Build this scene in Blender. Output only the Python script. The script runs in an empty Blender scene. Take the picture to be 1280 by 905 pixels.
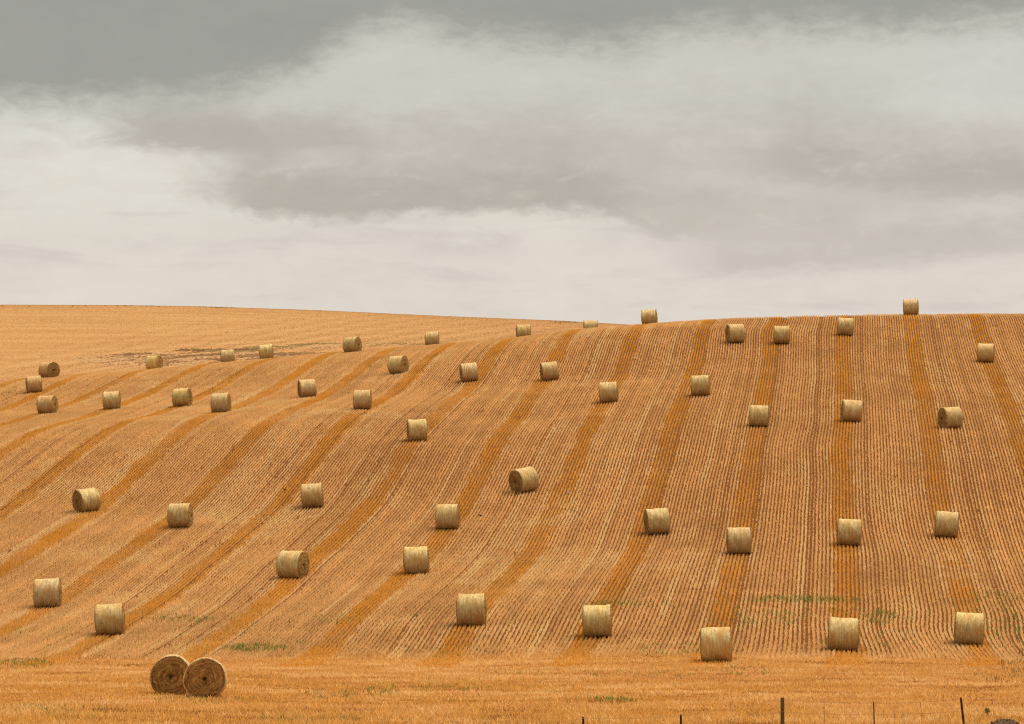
import bpy, bmesh, math, random
import numpy as np
from mathutils import Vector, Matrix
R = math.radians
random.seed(11); rng = np.random.default_rng(11)
sc = bpy.context.scene
C = sc.collection
# ---------------------------------------------------------------- camera geometry and hillside
F_PX, CX, CY = 4200.0, 640.0, 452.5        # focal length and centre, in 1280x905 pixels of the photograph
CAM = np.array([0.0, 0.0, 5.0])
YAW = math.atan(415.0 / F_PX)              # camera looks left of the row direction (+Y)
PITCH = math.atan((685.0 - CY) / F_PX)     # and slightly upwards
ROW = 5.8                                  # metres between windrows (28 drill rows)
BALE_D, BALE_W = 1.5, 1.25
def ray(u, v):
    x, y, z = (u - CX) / F_PX, 1.0, -(v - CY) / F_PX
    y, z = y * math.cos(PITCH) - z * math.sin(PITCH), y * math.sin(PITCH) + z * math.cos(PITCH)
    return np.array([x * math.cos(YAW) - y * math.sin(YAW), x * math.sin(YAW) + y * math.cos(YAW), z])
def project(p):
    d = np.asarray(p, float) - CAM
    x = d[..., 0] * math.cos(YAW) + d[..., 1] * math.sin(YAW)
    y = -d[..., 0] * math.sin(YAW) + d[..., 1] * math.cos(YAW)
    z = d[..., 2]
    y, z = y * math.cos(PITCH) + z * math.sin(PITCH), -y * math.sin(PITCH) + z * math.cos(PITCH)
    return CX + F_PX * x / y, CY - F_PX * z / y
def at_y(u, v, Y):
    d = ray(u, v); return CAM + d * (Y / d[1])
# the straight windrows seen in the photograph: a windrow's place across the field is known, so each
# point of it gives the distance and the height of the hillside there
WINDROWS = {
 -2: [(881,408),(861,479),(828,590),(803,676),(762,745),(720,820)],
 -3: [(803,409),(775,472),(742,517),(716,577),(678,660),(640,718),(587,783),(561,820),(548,836)],
 -4: [(722,411),(690,458),(640,535),(600,590),(574,641),(536,692),(472,748),(396,816),(378,836)],
 -5: [(645,424),(587,484),(536,520),(503,560),(484,598),(434,661),(396,697),(330,758),(240,821),(222,834)],
 -6: [(569,430),(523,464),(465,505),(429,533),(404,560),(376,598),(350,630),(320,659),(280,697),(229,732),(165,773),(97,811),(60,833)],
 -7: [(483,440),(434,474),(396,500),(345,522),(320,537),(292,571),(264,600),(241,626),(198,659),(140,704),(89,742),(13,788)],
 -8: [(414,442),(371,467),(320,497),(267,517),(216,548),(168,594),(122,638),(71,669),(0,717)],
 -9: [(320,455),(241,500),(190,522),(127,545),(89,573),(62,596),(38,615),(0,643)],
 -10: [(262,455),(178,497),(127,515),(64,533),(0,571)],
 -11: [(178,464),(114,492),(71,510),(0,533)],
 -12: [(109,468),(51,492),(0,515)],
 -13: [(15,477)],
}
def control_points():
    P = []
    for k, pts in WINDROWS.items():
        for u, v in pts:
            d = ray(u, v); t = k * ROW / d[0]; P.append(CAM + t * d)
    # right-hand part: distances from the size of the bales standing there
    V = [398, 408, 440, 479, 531, 573, 610, 676, 720, 783, 820]
    D = [296, 288, 271, 253, 230, 216, 207, 191, 176, 157, 147.5]
    for u in (940, 1055, 1170, 1280, 1400):
        for v, y in zip(V[1 if u < 1000 else 0:], D[1 if u < 1000 else 0:]):
            P.append(at_y(u, v, y + (3 if u > 1100 else 0)))
    for u, v in ((850,402),(900,399.5),(960,397.5),(1020,395.5),(1080,393.8),(1150,392),(1215,391),(1280,390.5),(1400,390)):
        P.append(at_y(u, v, 298))
    # level headland in front of the slope
    for y, z in ((95, -.12), (108, -.02), (120, .03), (132, .05), (143, .12)):
        for x in np.arange(-75, 36, 11.0): P.append(np.array([x, y, z]))
    # past the crest: bale tops known, ground a bale's height below
    for u, v, y in ((738.5,400.2,308),(655,404.6,307),(540.5,413,312),(285,438.6,313),(333.5,428.2,318),
                    (812,387.8,301),(1139,373,300),(930,381.5,303),(1060,378,304),(1240,374,304),(1340,372,304)):
        p = at_y(u, v, y); p[2] -= BALE_D; P.append(p)
    for u, v in ((100,477),(40,487),(220,468),(400,456),(480,452),(560,446),(640,442),(720,438),(800,438),(900,433),(1000,429),(1120,424),(1280,421),(1400,420)):
        P.append(at_y(u, v - 6, 334))
    for x in (-110, -125): 
        P.append(np.array([x, 300., 18.])); P.append(np.array([x, 330., 19.5])); P.append(np.array([x, 230., 9.])); P.append(np.array([x, 150., .3]))
    for x in (45, 65):
        P.append(np.array([x, 300., 26.])); P.append(np.array([x, 330., 26.])); P.append(np.array([x, 230., 12.])); P.append(np.array([x, 150., .3])); P.append(np.array([x, 190., 5.4]))
    return np.array(P)
def fit_terrain(lam=0.02):
    P = control_points(); S = 50.0
    A = P[:, :2] / S; n = len(A)
    def phi(r2): return 0.5 * r2 * np.log(np.maximum(r2, 1e-12))
    K = phi(((A[:, None] - A[None]) ** 2).sum(-1)) + lam * np.eye(n)
    Q = np.c_[np.ones(n), A]
    M = np.block([[K, Q], [Q.T, np.zeros((3, 3))]])
    w = np.linalg.solve(M, np.r_[P[:, 2], 0, 0, 0])
    gx, gy = np.arange(-130, 71, 1.0), np.arange(92, 341, 1.0)
    GX, GY = np.meshgrid(gx, gy)
    G = np.c_[GX.ravel(), GY.ravel()] / S
    Z = np.zeros(len(G))
    for i in range(n): Z += w[i] * phi(((G - A[i]) ** 2).sum(-1))
    Z += w[n] + G @ w[n + 1:]
    return Z.reshape(GX.shape)
NEAR = fit_terrain()
def sstep(a, b, x):
    t = np.clip((x - a) / (b - a), 0, 1); return t * t * (3 - 2 * t)
SKY_U = [-900, -300, 0, 150, 250, 400, 550, 700, 770, 900, 1100, 1300, 1700, 2300]
SKY_V = [ 395,  383, 381, 381.5, 383, 388, 395, 401, 405, 413, 424, 432, 440, 445]
RIDGE_Y = 640.0
_rx = np.array([at_y(u, v, RIDGE_Y)[0] for u, v in zip(SKY_U, SKY_V)]) / RIDGE_Y
_rz = np.array([(at_y(u, v, RIDGE_Y)[2] - 5) for u, v in zip(SKY_U, SKY_V)])
def height(X, Y):
    X = np.asarray(X, float); Y = np.asarray(Y, float)
    x = np.clip(X, -130, 69.999) + 130; y = np.clip(Y, 92, 339.999) - 92
    i = x.astype(int); j = y.astype(int); fx = x - i; fy = y - j
    zn = (NEAR[j, i] * (1 - fx) + NEAR[j, i + 1] * fx) * (1 - fy) + (NEAR[j + 1, i] * (1 - fx) + NEAR[j + 1, i + 1] * fx) * fy
    # in front of the field: gently down to the fence, up the bank the camera stands on
    bank = -.35 + 3.7 * (1 - sstep(0, 60, np.maximum(Y, 0)))
    zn = zn * sstep(86, 97, Y) + bank * (1 - sstep(86, 97, Y))
    # the far hill: a foot at 345 m, a rounded ridge at 640 m, then away downhill
    foot = NEAR[-1, np.clip(np.rint(x).astype(int), 0, 200)] + .4
    e0 = (foot - 5) / 340.0
    e1 = np.interp(X / np.maximum(Y, 200), _rx, _rz) / RIDGE_Y
    t = np.clip((Y - 340) / (RIDGE_Y - 340), 0, None)
    g = np.where(t < 1, 1 - (1 - np.minimum(t, 1)) ** 1.6, 1 - .5 * (t - 1) ** 2)
    zf = np.maximum(5 + (e0 + (e1 - e0) * np.maximum(g, -1.)) * Y, -40)
    s = sstep(328, 350, Y)
    return zn * (1 - s) + zf * s
def hit(u, v, up=0.0, y0=86.0, y1=700.0):
    d = ray(u, v); Y = np.arange(y0, y1, .25); t = Y / d[1]
    p = CAM + t[:, None] * d
    below = p[:, 2] < height(p[:, 0], p[:, 1]) + up
    k = np.argmax(below) if below.any() else len(Y) - 1
    return p[k]
# ---------------------------------------------------------------- camera
cam_data = bpy.data.cameras.new('camera'); cam = bpy.data.objects.new('camera', cam_data); C.objects.link(cam)
cam.location = CAM; cam.rotation_euler = (R(90) + PITCH, 0, YAW)
cam_data.sensor_width = 36; cam_data.lens = 36 * F_PX / 1280; cam_data.clip_start = .5; cam_data.clip_end = 20000
sc.camera = cam
sc.render.resolution_x, sc.render.resolution_y = 1024, 724
# ---------------------------------------------------------------- exposure
sc.view_settings.view_transform = 'Standard'; sc.view_settings.look = 'None'
sc.view_settings.gamma = 1; sc.view_settings.use_curve_mapping = False
EXPOSURE = 1.4
sc.view_settings.exposure = EXPOSURE
EXPO = 2 ** EXPOSURE
sc.cycles.use_denoising = False
sc.cycles.filter_width = 1.15
sc.cycles.max_bounces = 5; sc.cycles.diffuse_bounces = 2; sc.cycles.transmission_bounces = 3
# ---------------------------------------------------------------- sun
SUN_EL, SUN_AZ = R(64), R(52)           # azimuth from +Y (up the rows) towards +X (right)
sd = bpy.data.lights.new('sun', 'SUN'); sd.energy = 1.5; sd.angle = R(34); sd.color = (1, .95, .86)
sun = bpy.data.objects.new('sun', sd); C.objects.link(sun)
to_sun = Vector((math.sin(SUN_AZ) * math.cos(SUN_EL), math.cos(SUN_AZ) * math.cos(SUN_EL), math.sin(SUN_EL)))
sun.rotation_euler = to_sun.to_track_quat('Z', 'Y').to_euler()
sun.location = (60, 200, 120)
# ---------------------------------------------------------------- overcast sky (world)
w = bpy.data.worlds.new('World'); sc.world = w; w.use_nodes = True
NT = w.node_tree; NT.nodes.clear()
def nd(tree, t, **kw):
    n = tree.nodes.new(t)
    for k, v in kw.items(): setattr(n, k, v)
    return n
def setin(tree, n, i, v):
    if hasattr(v, 'is_output'): tree.links.new(v, n.inputs[i])
    else: n.inputs[i].default_value = v
def M(tree, op, a, b=0.0, c=0.0, clamp=False):
    n = nd(tree, 'ShaderNodeMath', operation=op, use_clamp=clamp)
    setin(tree, n, 0, a); setin(tree, n, 1, b)
    if op in ('MULTIPLY_ADD',): setin(tree, n, 2, c)
    return n.outputs[0]
def mixc(tree, f, a, b):
    n = nd(tree, 'ShaderNodeMix', data_type='RGBA')
    setin(tree, n, 0, f); setin(tree, n, 6, a if hasattr(a, 'is_output') else (*a, 1)); setin(tree, n, 7, b if hasattr(b, 'is_output') else (*b, 1))
    return n.outputs[2]
def smooth(tree, x, a, b):
    n = nd(tree, 'ShaderNodeMapRange', interpolation_type='SMOOTHSTEP')
    setin(tree, n, 0, x); setin(tree, n, 1, a); setin(tree, n, 2, b)
    return n.outputs[0]
def noise(tree, vec, scale, detail=4, rough=.55, dist=0.0):
    n = nd(tree, 'ShaderNodeTexNoise'); setin(tree, n, 'Vector', vec)
    n.inputs['Scale'].default_value = scale; n.inputs['Detail'].default_value = detail
    n.inputs['Roughness'].default_value = rough; n.inputs['Distortion'].default_value = dist
    return n.outputs[0]
def srgb(r, g, b):
    f = lambda c: (c / 255 / 12.92) if c <= 10 else ((c / 255 + .055) / 1.055) ** 2.4
    return (f(r), f(g), f(b))
def sky():
    T = NT
    tc = nd(T, 'ShaderNodeTexCoord'); sep = nd(T, 'ShaderNodeSeparateXYZ'); T.links.new(tc.outputs['Generated'], sep.inputs[0])
    x, y, z = sep.outputs
    deg = 180 / math.pi
    az = M(T, 'MULTIPLY', M(T, 'ARCTAN2', x, y), deg)          # degrees right of the row direction
    el = M(T, 'MULTIPLY', M(T, 'ARCSINE', z), deg)             # degrees above the horizon
    comb = nd(T, 'ShaderNodeCombineXYZ'); setin(T, comb, 0, az); setin(T, comb, 1, M(T, 'MULTIPLY', el, 2.2))
    P = comb.outputs[0]
    n_big = M(T, 'SUBTRACT', noise(T, P, .35, 5, .55, .4), .5)
    n_mid = M(T, 'SUBTRACT', noise(T, P, 1.1, 5, .6, .6), .5)
    n_fine = M(T, 'SUBTRACT', noise(T, P, 3.2, 4, .6, .3), .5)
    comb2 = nd(T, 'ShaderNodeCombineXYZ'); setin(T, comb2, 0, M(T, 'ADD', M(T, 'MULTIPLY', az, .45), 7.3)); setin(T, comb2, 1, M(T, 'MULTIPLY', el, 2.6))
    n_str = M(T, 'SUBTRACT', noise(T, comb2.outputs[0], .9, 5, .55, .5), .5)
    ad = lambda u: math.degrees(math.atan((u - 1055) / F_PX))
    ed = lambda v: math.degrees((685 - v) / F_PX)
    def curve(pts):     # a cloud bank's edge: elevation as a function of the bearing
        A0, A1, E0, E1 = -40.0, 40.0, 0.0, 14.0
        mr = nd(T, 'ShaderNodeMapRange'); setin(T, mr, 0, az); mr.inputs[1].default_value = A0; mr.inputs[2].default_value = A1
        fc = nd(T, 'ShaderNodeFloatCurve'); T.links.new(mr.outputs[0], fc.inputs['Value'])
        cv = fc.mapping.curves[0]
        P_ = sorted(((ad(u) - A0) / (A1 - A0), (ed(v) - E0) / (E1 - E0)) for u, v in pts)
        cv.points[0].location = (0, P_[0][1]); cv.points[1].location = (1, P_[-1][1])
        for p in P_: cv.points.new(*p)
        fc.mapping.update()
        return M(T, 'MULTIPLY', fc.outputs[0], E1)
    k = 1 / EXPO
    sc_ = lambda c: tuple(q * k for q in c)
    low, mid_, high = sc_(srgb(222, 213, 202)), sc_(srgb(221, 214, 203)), sc_(srgb(203, 201, 190))
    col = mixc(T, smooth(T, el, ed(350), ed(250)), low, mid_)
    col = mixc(T, smooth(T, M(T, 'ADD', el, M(T, 'MULTIPLY', n_mid, .8)), ed(215), ed(110)), col, high)
    # brighter gap low on the left
    gap = M(T, 'MULTIPLY', smooth(T, M(T, 'ADD', az, M(T, 'MULTIPLY', n_mid, 4)), ad(420), ad(180)), M(T, 'MULTIPLY', smooth(T, el, ed(330), ed(230)), smooth(T, el, ed(120), ed(190))))
    col = mixc(T, M(T, 'MULTIPLY', M(T, 'MULTIPLY', gap, .62), smooth(T, n_mid, .18, -.16)), col, sc_(srgb(228, 226, 214)))
    # faint streaks near the horizon
    col = mixc(T, M(T, 'MULTIPLY', smooth(T, n_str, -.02, .22), .5), col, sc_(srgb(204, 195, 187)))
    def bank(col, edge_pts, fade_px, colour, strength, soft, wob, left=None, right=None, nz=n_mid):
        e = curve(edge_pts)
        h = M(T, 'SUBTRACT', el, e)
        h = M(T, 'ADD', h, M(T, 'MULTIPLY', nz, wob)); h = M(T, 'ADD', h, M(T, 'MULTIPLY', n_fine, wob * .7))
        m = smooth(T, h, -soft * .5, soft * .5)
        if fade_px:
            fd = fade_px / F_PX * deg
            m = M(T, 'MULTIPLY', m, M(T, 'SUBTRACT', 1, smooth(T, M(T, 'ADD', h, M(T, 'MULTIPLY', n_big, .8)), fd * .25, fd)))
        if left is not None: m = M(T, 'MULTIPLY', m, smooth(T, M(T, 'ADD', az, M(T, 'MULTIPLY', n_mid, 1.6)), ad(left[0]), ad(left[1])))
        if right is not None: m = M(T, 'MULTIPLY', m, M(T, 'SUBTRACT', 1, smooth(T, M(T, 'ADD', az, M(T, 'MULTIPLY', n_mid, 1.6)), ad(right[0]), ad(right[1]))))
        return mixc(T, M(T, 'MULTIPLY', m, strength), col, sc_(srgb(*colour)))
    # thin veil low on the right, the long mauve bank, the tongue above it, the dark roof of cloud
    col = bank(col, [(800, 335), (950, 342), (1100, 335), (1280, 318)], 95, (199, 191, 183), .95, .45, .5, left=(790, 930))
    col = bank(col, [(480, 318), (640, 318)], 40, (208, 200, 192), .7, .3, .4, left=(470, 540), right=(600, 690))
    col = bank(col, [(120, 240), (230, 246), (300, 268), (400, 275), (560, 266), (700, 264), (760, 272), (830, 292), (900, 302), (980, 298), (1060, 280), (1160, 252), (1280, 244), (1400, 240)],
               140, (184, 176, 165), 1.0, .34, .5, left=(195, 330), right=(730, 960))
    col = bank(col, [(600, 268), (700, 266), (760, 274), (830, 292), (900, 302), (980, 298), (1060, 284), (1160, 262), (1280, 250), (1400, 246)], 130, (196, 188, 177), .85, .5, .5, left=(690, 880))
    col = bank(col, [(250, 250), (400, 230), (560, 225), (700, 215), (900, 215), (1100, 236), (1280, 245)], 130, (193, 186, 176), .75, .5, .7, left=(360, 560), nz=n_big)
    col = bank(col, [(850, 240), (950, 228), (1100, 240), (1280, 246), (1400, 246)], 60, (184, 176, 168), .8, .4, .5, left=(800, 1060))
    lit = M(T, 'MULTIPLY', smooth(T, M(T, 'ADD', az, M(T, 'MULTIPLY', n_mid, 3)), ad(1000), ad(1230)), M(T, 'MULTIPLY', smooth(T, el, ed(170), ed(120)), smooth(T, el, ed(30), ed(70))))
    col = mixc(T, M(T, 'MULTIPLY', lit, .6), col, sc_(srgb(209, 208, 201)))
    col = mixc(T, M(T, 'MULTIPLY', smooth(T, n_mid, .04, .26), .25), col, sc_(srgb(214, 208, 197)))
    col = bank(col, [(60, 184), (160, 186), (300, 193), (420, 190)], 70, (186, 179, 170), 1.0, .26, .32, left=(70, 180), right=(400, 540))
    col = bank(col, [(-400, 135), (0, 133), (110, 131), (220, 124), (310, 108), (380, 82), (440, 48), (490, 28), (540, 40), (600, 52), (680, 58), (760, 60), (820, 48), (880, 36), (960, 40), (1040, 36), (1120, 42), (1280, 30), (1700, 40)],
               0, (158, 158, 150), 1.0, .95, .85)
    tone = M(T, 'ADD', 1.0, M(T, 'ADD', M(T, 'MULTIPLY', n_big, .2), M(T, 'ADD', M(T, 'MULTIPLY', n_mid, .12), M(T, 'MULTIPLY', n_fine, .05))))
    vt = nd(T, 'ShaderNodeVectorMath', operation='SCALE'); T.links.new(col, vt.inputs[0]); T.links.new(tone, vt.inputs['Scale']); col = vt.outputs[0]
    # above the roof's edge the cover goes on, mottled
    proj = nd(T, 'ShaderNodeCombineXYZ'); zc = M(T, 'MAXIMUM', z, .08)
    setin(T, proj, 0, M(T, 'DIVIDE', x, zc)); setin(T, proj, 1, M(T, 'DIVIDE', y, zc))
    cover = noise(T, proj.outputs[0], .9, 6, .55, .4)
    upper = mixc(T, smooth(T, cover, .32, .68), sc_(srgb(158, 159, 152)), sc_(srgb(224, 222, 214)))
    col = mixc(T, smooth(T, el, 9.5, 22), col, upper)
    # an overcast sky is about three times as bright overhead as at the horizon
    zen = M(T, 'ADD', 1.0, M(T, 'MULTIPLY', smooth(T, z, .2, .95), .9))
    vm = nd(T, 'ShaderNodeVectorMath', operation='SCALE'); T.links.new(col, vm.inputs[0]); T.links.new(zen, vm.inputs['Scale']); col = vm.outputs[0]
    col = mixc(T, smooth(T, el, 0.5, -3.0), col, sc_(srgb(190, 184, 174)))
    nish = nd(T, 'ShaderNodeTexSky', sky_type='NISHITA'); nish.sun_disc = False
    nish.sun_elevation = SUN_EL; nish.sun_rotation = SUN_AZ
    b1 = nd(T, 'ShaderNodeBackground'); T.links.new(nish.outputs[0], b1.inputs[0]); b1.inputs[1].default_value = .06
    b2 = nd(T, 'ShaderNodeBackground'); T.links.new(col, b2.inputs[0]); b2.inputs[1].default_value = 1.0
    mx = nd(T, 'ShaderNodeMixShader'); mx.inputs[0].default_value = .985      # cloud cover
    T.links.new(b1.outputs[0], mx.inputs[1]); T.links.new(b2.outputs[0], mx.inputs[2])
    out = nd(T, 'ShaderNodeOutputWorld'); T.links.new(mx.outputs[0], out.inputs[0])
sky()
# ---------------------------------------------------------------- helpers
def tag(o, label=None, cat=None, group=None, kind=None):
    for k, v in (('label', label), ('category', cat), ('group', group), ('kind', kind)):
        if v: o[k] = v
    return o
def link(name, me, mat=None, parent=None):
    o = bpy.data.objects.new(name, me); C.objects.link(o)
    if mat and me is not None and not me.materials: me.materials.append(mat)
    if parent: o.parent = parent
    return o
def empty(name, loc):
    o = bpy.data.objects.new(name, None); C.objects.link(o); o.location = loc; o.empty_display_size = .3
    return o
def mesh_np(name, V, faces_flat, nside, col=None, smooth_=False):
    me = bpy.data.meshes.new(name); nf = len(faces_flat) // nside
    me.vertices.add(len(V)); me.vertices.foreach_set('co', np.ascontiguousarray(V, np.float32).ravel())
    me.loops.add(len(faces_flat)); me.loops.foreach_set('vertex_index', np.ascontiguousarray(faces_flat, np.int32))
    me.polygons.add(nf); me.polygons.foreach_set('loop_start', np.arange(0, nf * nside, nside, dtype=np.int32))
    if smooth_: me.polygons.foreach_set('use_smooth', np.ones(nf, bool))
    if col is not None:
        a = me.attributes.new('straw_colour', 'FLOAT_COLOR', 'POINT')
        a.data.foreach_set('color', np.c_[col, np.ones(len(col))].astype(np.float32).ravel())
    me.update(calc_edges=True)
    return me
_lat = rng.random((512, 512))
def vnoise(x, y, seed=0):
    x = np.asarray(x, float) + seed * 37.7; y = np.asarray(y, float) + seed * 91.3
    i = np.floor(x).astype(int); j = np.floor(y).astype(int); fx = x - i; fy = y - j
    fx = fx * fx * (3 - 2 * fx); fy = fy * fy * (3 - 2 * fy)
    g = lambda a, b: _lat[a % 512, b % 512]
    return (g(i, j) * (1 - fx) + g(i + 1, j) * fx) * (1 - fy) + (g(i, j + 1) * (1 - fx) + g(i + 1, j + 1) * fx) * fy
def fbm(x, y, seed=0, o=3):
    s = 0; a = .5; t = 0
    for k in range(o): s = s + a * vnoise(x * 2 ** k, y * 2 ** k, seed + k); t += a; a *= .55
    return s / t
def in_view(X, Y, margin=6.0):
    xc = X * math.cos(YAW) + Y * math.sin(YAW); yc = -X * math.sin(YAW) + Y * math.cos(YAW)
    return np.abs(xc) < yc * 640 / F_PX + margin
def blades(X, Y, Z, h, wd, col, lean=.35, push=None):
    n = len(X); a = rng.random(n) * 2 * np.pi
    dx, dy = np.cos(a) * wd * .5, np.sin(a) * wd * .5
    b = rng.random(n) * 2 * np.pi; l = h * lean * rng.random(n)
    if push is not None:        # straw pressed over in the direction the harvester drove, uphill
        a = rng.normal(0, push[1], n); dx, dy = np.cos(a) * wd * .5, np.sin(a) * wd * .5
        b = a + np.pi / 2; l = h * push[0] * (.5 + .8 * rng.random(n))
    V = np.empty((n, 3, 3))
    V[:, 0] = np.c_[X - dx, Y - dy, Z - .012]; V[:, 1] = np.c_[X + dx, Y + dy, Z - .012]
    V[:, 2] = np.c_[X + np.cos(b) * l, Y + np.sin(b) * l, Z + h]
    return V.reshape(-1, 3), np.repeat(col, 3, axis=0)
def build_blades(name, sets, mat):
    V = np.concatenate([s[0] for s in sets]); c = np.concatenate([s[1] for s in sets])
    me = mesh_np(name, V, np.arange(len(V)), 3, np.clip(c, 0, .95)); me.materials.append(mat)
    return link(name, me)
# ---------------------------------------------------------------- materials
def new_mat(name):
    m = bpy.data.materials.new(name); m.use_nodes = True; m.node_tree.nodes.clear(); return m, m.node_tree
def finish(T, shader):
    o = nd(T, 'ShaderNodeOutputMaterial'); T.links.new(shader, o.inputs[0])
def mat_blade(name, trans=.35):
    m, T = new_mat(name)
    a = nd(T, 'ShaderNodeAttribute', attribute_name='straw_colour')
    d = nd(T, 'ShaderNodeBsdfDiffuse'); t = nd(T, 'ShaderNodeBsdfTranslucent'); x = nd(T, 'ShaderNodeMixShader')
    T.links.new(a.outputs['Color'], d.inputs[0]); T.links.new(a.outputs['Color'], t.inputs[0])
    x.inputs[0].default_value = trans; T.links.new(d.outputs[0], x.inputs[1]); T.links.new(t.outputs[0], x.inputs[2])
    finish(T, x.outputs[0]); return m
STRAW = mat_blade('straw_stubble'); WEED = mat_blade('weed_leaves', .4)
def mat_ground():
    m, T = new_mat('field_soil')
    g = nd(T, 'ShaderNodeNewGeometry'); P = g.outputs['Position']
    sp = nd(T, 'ShaderNodeSeparateXYZ'); T.links.new(P, sp.inputs[0])
    n1 = noise(T, P, .25, 5, .6); n2 = noise(T, P, 6.0, 4, .65)
    soil = mixc(T, n1, srgb(96, 58, 29), srgb(114, 70, 36))
    soil = mixc(T, smooth(T, n2, .55, .8), soil, srgb(140, 92, 48))
    mp = nd(T, 'ShaderNodeMapping'); T.links.new(P, mp.inputs[0]); mp.inputs['Scale'].default_value = (.12, .9, .5)
    n3 = noise(T, mp.outputs[0], 1.0, 5, .6)
    head = mixc(T, n3, srgb(150, 96, 42), srgb(184, 128, 62)); head = mixc(T, smooth(T, n2, .45, .8), head, srgb(192, 140, 76))
    mp2 = nd(T, 'ShaderNodeMapping'); T.links.new(P, mp2.inputs[0]); mp2.inputs['Scale'].default_value = (.03, .12, .1)
    n4 = noise(T, mp2.outputs[0], 1.0, 6, .62)
    far = mixc(T, smooth(T, n4, .3, .7), srgb(168, 122, 76), srgb(180, 135, 88)); far = mixc(T, smooth(T, n2, .5, .9), far, srgb(164, 117, 72))
    Y = sp.outputs[1]
    c = mixc(T, smooth(T, M(T, 'ADD', Y, M(T, 'MULTIPLY', n1, 5)), 148, 152), head, soil)
    c = mixc(T, smooth(T, M(T, 'ADD', Y, M(T, 'MULTIPLY', n1, 8)), 312, 328), c, far)
    d = nd(T, 'ShaderNodeBsdfDiffuse'); T.links.new(c, d.inputs[0])
    b = nd(T, 'ShaderNodeBump'); b.inputs['Strength'].default_value = .6; b.inputs['Distance'].default_value = .06
    T.links.new(n2, b.inputs['Height']); T.links.new(b.outputs[0], d.inputs['Normal'])
    finish(T, d.outputs[0]); return m
def mat_bale_side():
    m, T = new_mat('bale_wrapped_straw')
    tc = nd(T, 'ShaderNodeTexCoord'); P = tc.outputs['Object']
    oi = nd(T, 'ShaderNodeObjectInfo')
    sp = nd(T, 'ShaderNodeSeparateXYZ'); T.links.new(P, sp.inputs[0])
    ang = M(T, 'ARCTAN2', sp.outputs[1], sp.outputs[2])
    cb = nd(T, 'ShaderNodeCombineXYZ'); setin(T, cb, 0, M(T, 'MULTIPLY', sp.outputs[0], 13)); setin(T, cb, 1, M(T, 'MULTIPLY', ang, 1.6)); setin(T, cb, 2, M(T, 'MULTIPLY', oi.outputs['Random'], 60))
    s1 = noise(T, cb.outputs[0], 1.0, 4, .6)
    cb2 = nd(T, 'ShaderNodeCombineXYZ'); setin(T, cb2, 0, M(T, 'MULTIPLY', sp.outputs[0], 4)); setin(T, cb2, 1, M(T, 'MULTIPLY', ang, 1.1)); setin(T, cb2, 2, M(T, 'MULTIPLY', oi.outputs['Random'], 31))
    s2 = noise(T, cb2.outputs[0], 1.0, 3, .5)
    cb3 = nd(T, 'ShaderNodeCombineXYZ'); setin(T, cb3, 0, M(T, 'MULTIPLY', sp.outputs[0], 60)); setin(T, cb3, 1, M(T, 'MULTIPLY', ang, 9)); setin(T, cb3, 2, oi.outputs['Random'])
    s3 = noise(T, cb3.outputs[0], 1.0, 3, .6)
    c = mixc(T, smooth(T, s1, .34, .62), srgb(182, 148, 86), srgb(214, 190, 134))
    c = mixc(T, M(T, 'MULTIPLY', smooth(T, s2, .44, .62), .75), c, srgb(196, 148, 78))
    c = mixc(T, M(T, 'MULTIPLY', smooth(T, s2, .44, .28), .5), c, srgb(158, 138, 78))
    c = mixc(T, M(T, 'MULTIPLY', smooth(T, s3, .48, .72), .35), c, srgb(146, 112, 58))
    c = mixc(T, M(T, 'MULTIPLY', smooth(T, s3, .46, .25), .4), c, srgb(226, 206, 158))
    mu = nd(T, 'ShaderNodeMix', data_type='RGBA', blend_type='MULTIPLY'); mu.inputs[0].default_value = 1
    T.links.new(c, mu.inputs[6]); T.links.new(oi.outputs['Color'], mu.inputs[7])
    d = nd(T, 'ShaderNodeBsdfPrincipled'); T.links.new(mu.outputs[2], d.inputs['Base Color']); d.inputs['Roughness'].default_value = .75; d.inputs['Specular IOR Level'].default_value = .25
    b = nd(T, 'ShaderNodeBump'); b.inputs['Strength'].default_value = .5; b.inputs['Distance'].default_value = .02
    T.links.new(M(T, 'ADD', s3, s1), b.inputs['Height']); T.links.new(b.outputs[0], d.inputs['Normal'])
    finish(T, d.outputs[0]); return m
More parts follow.
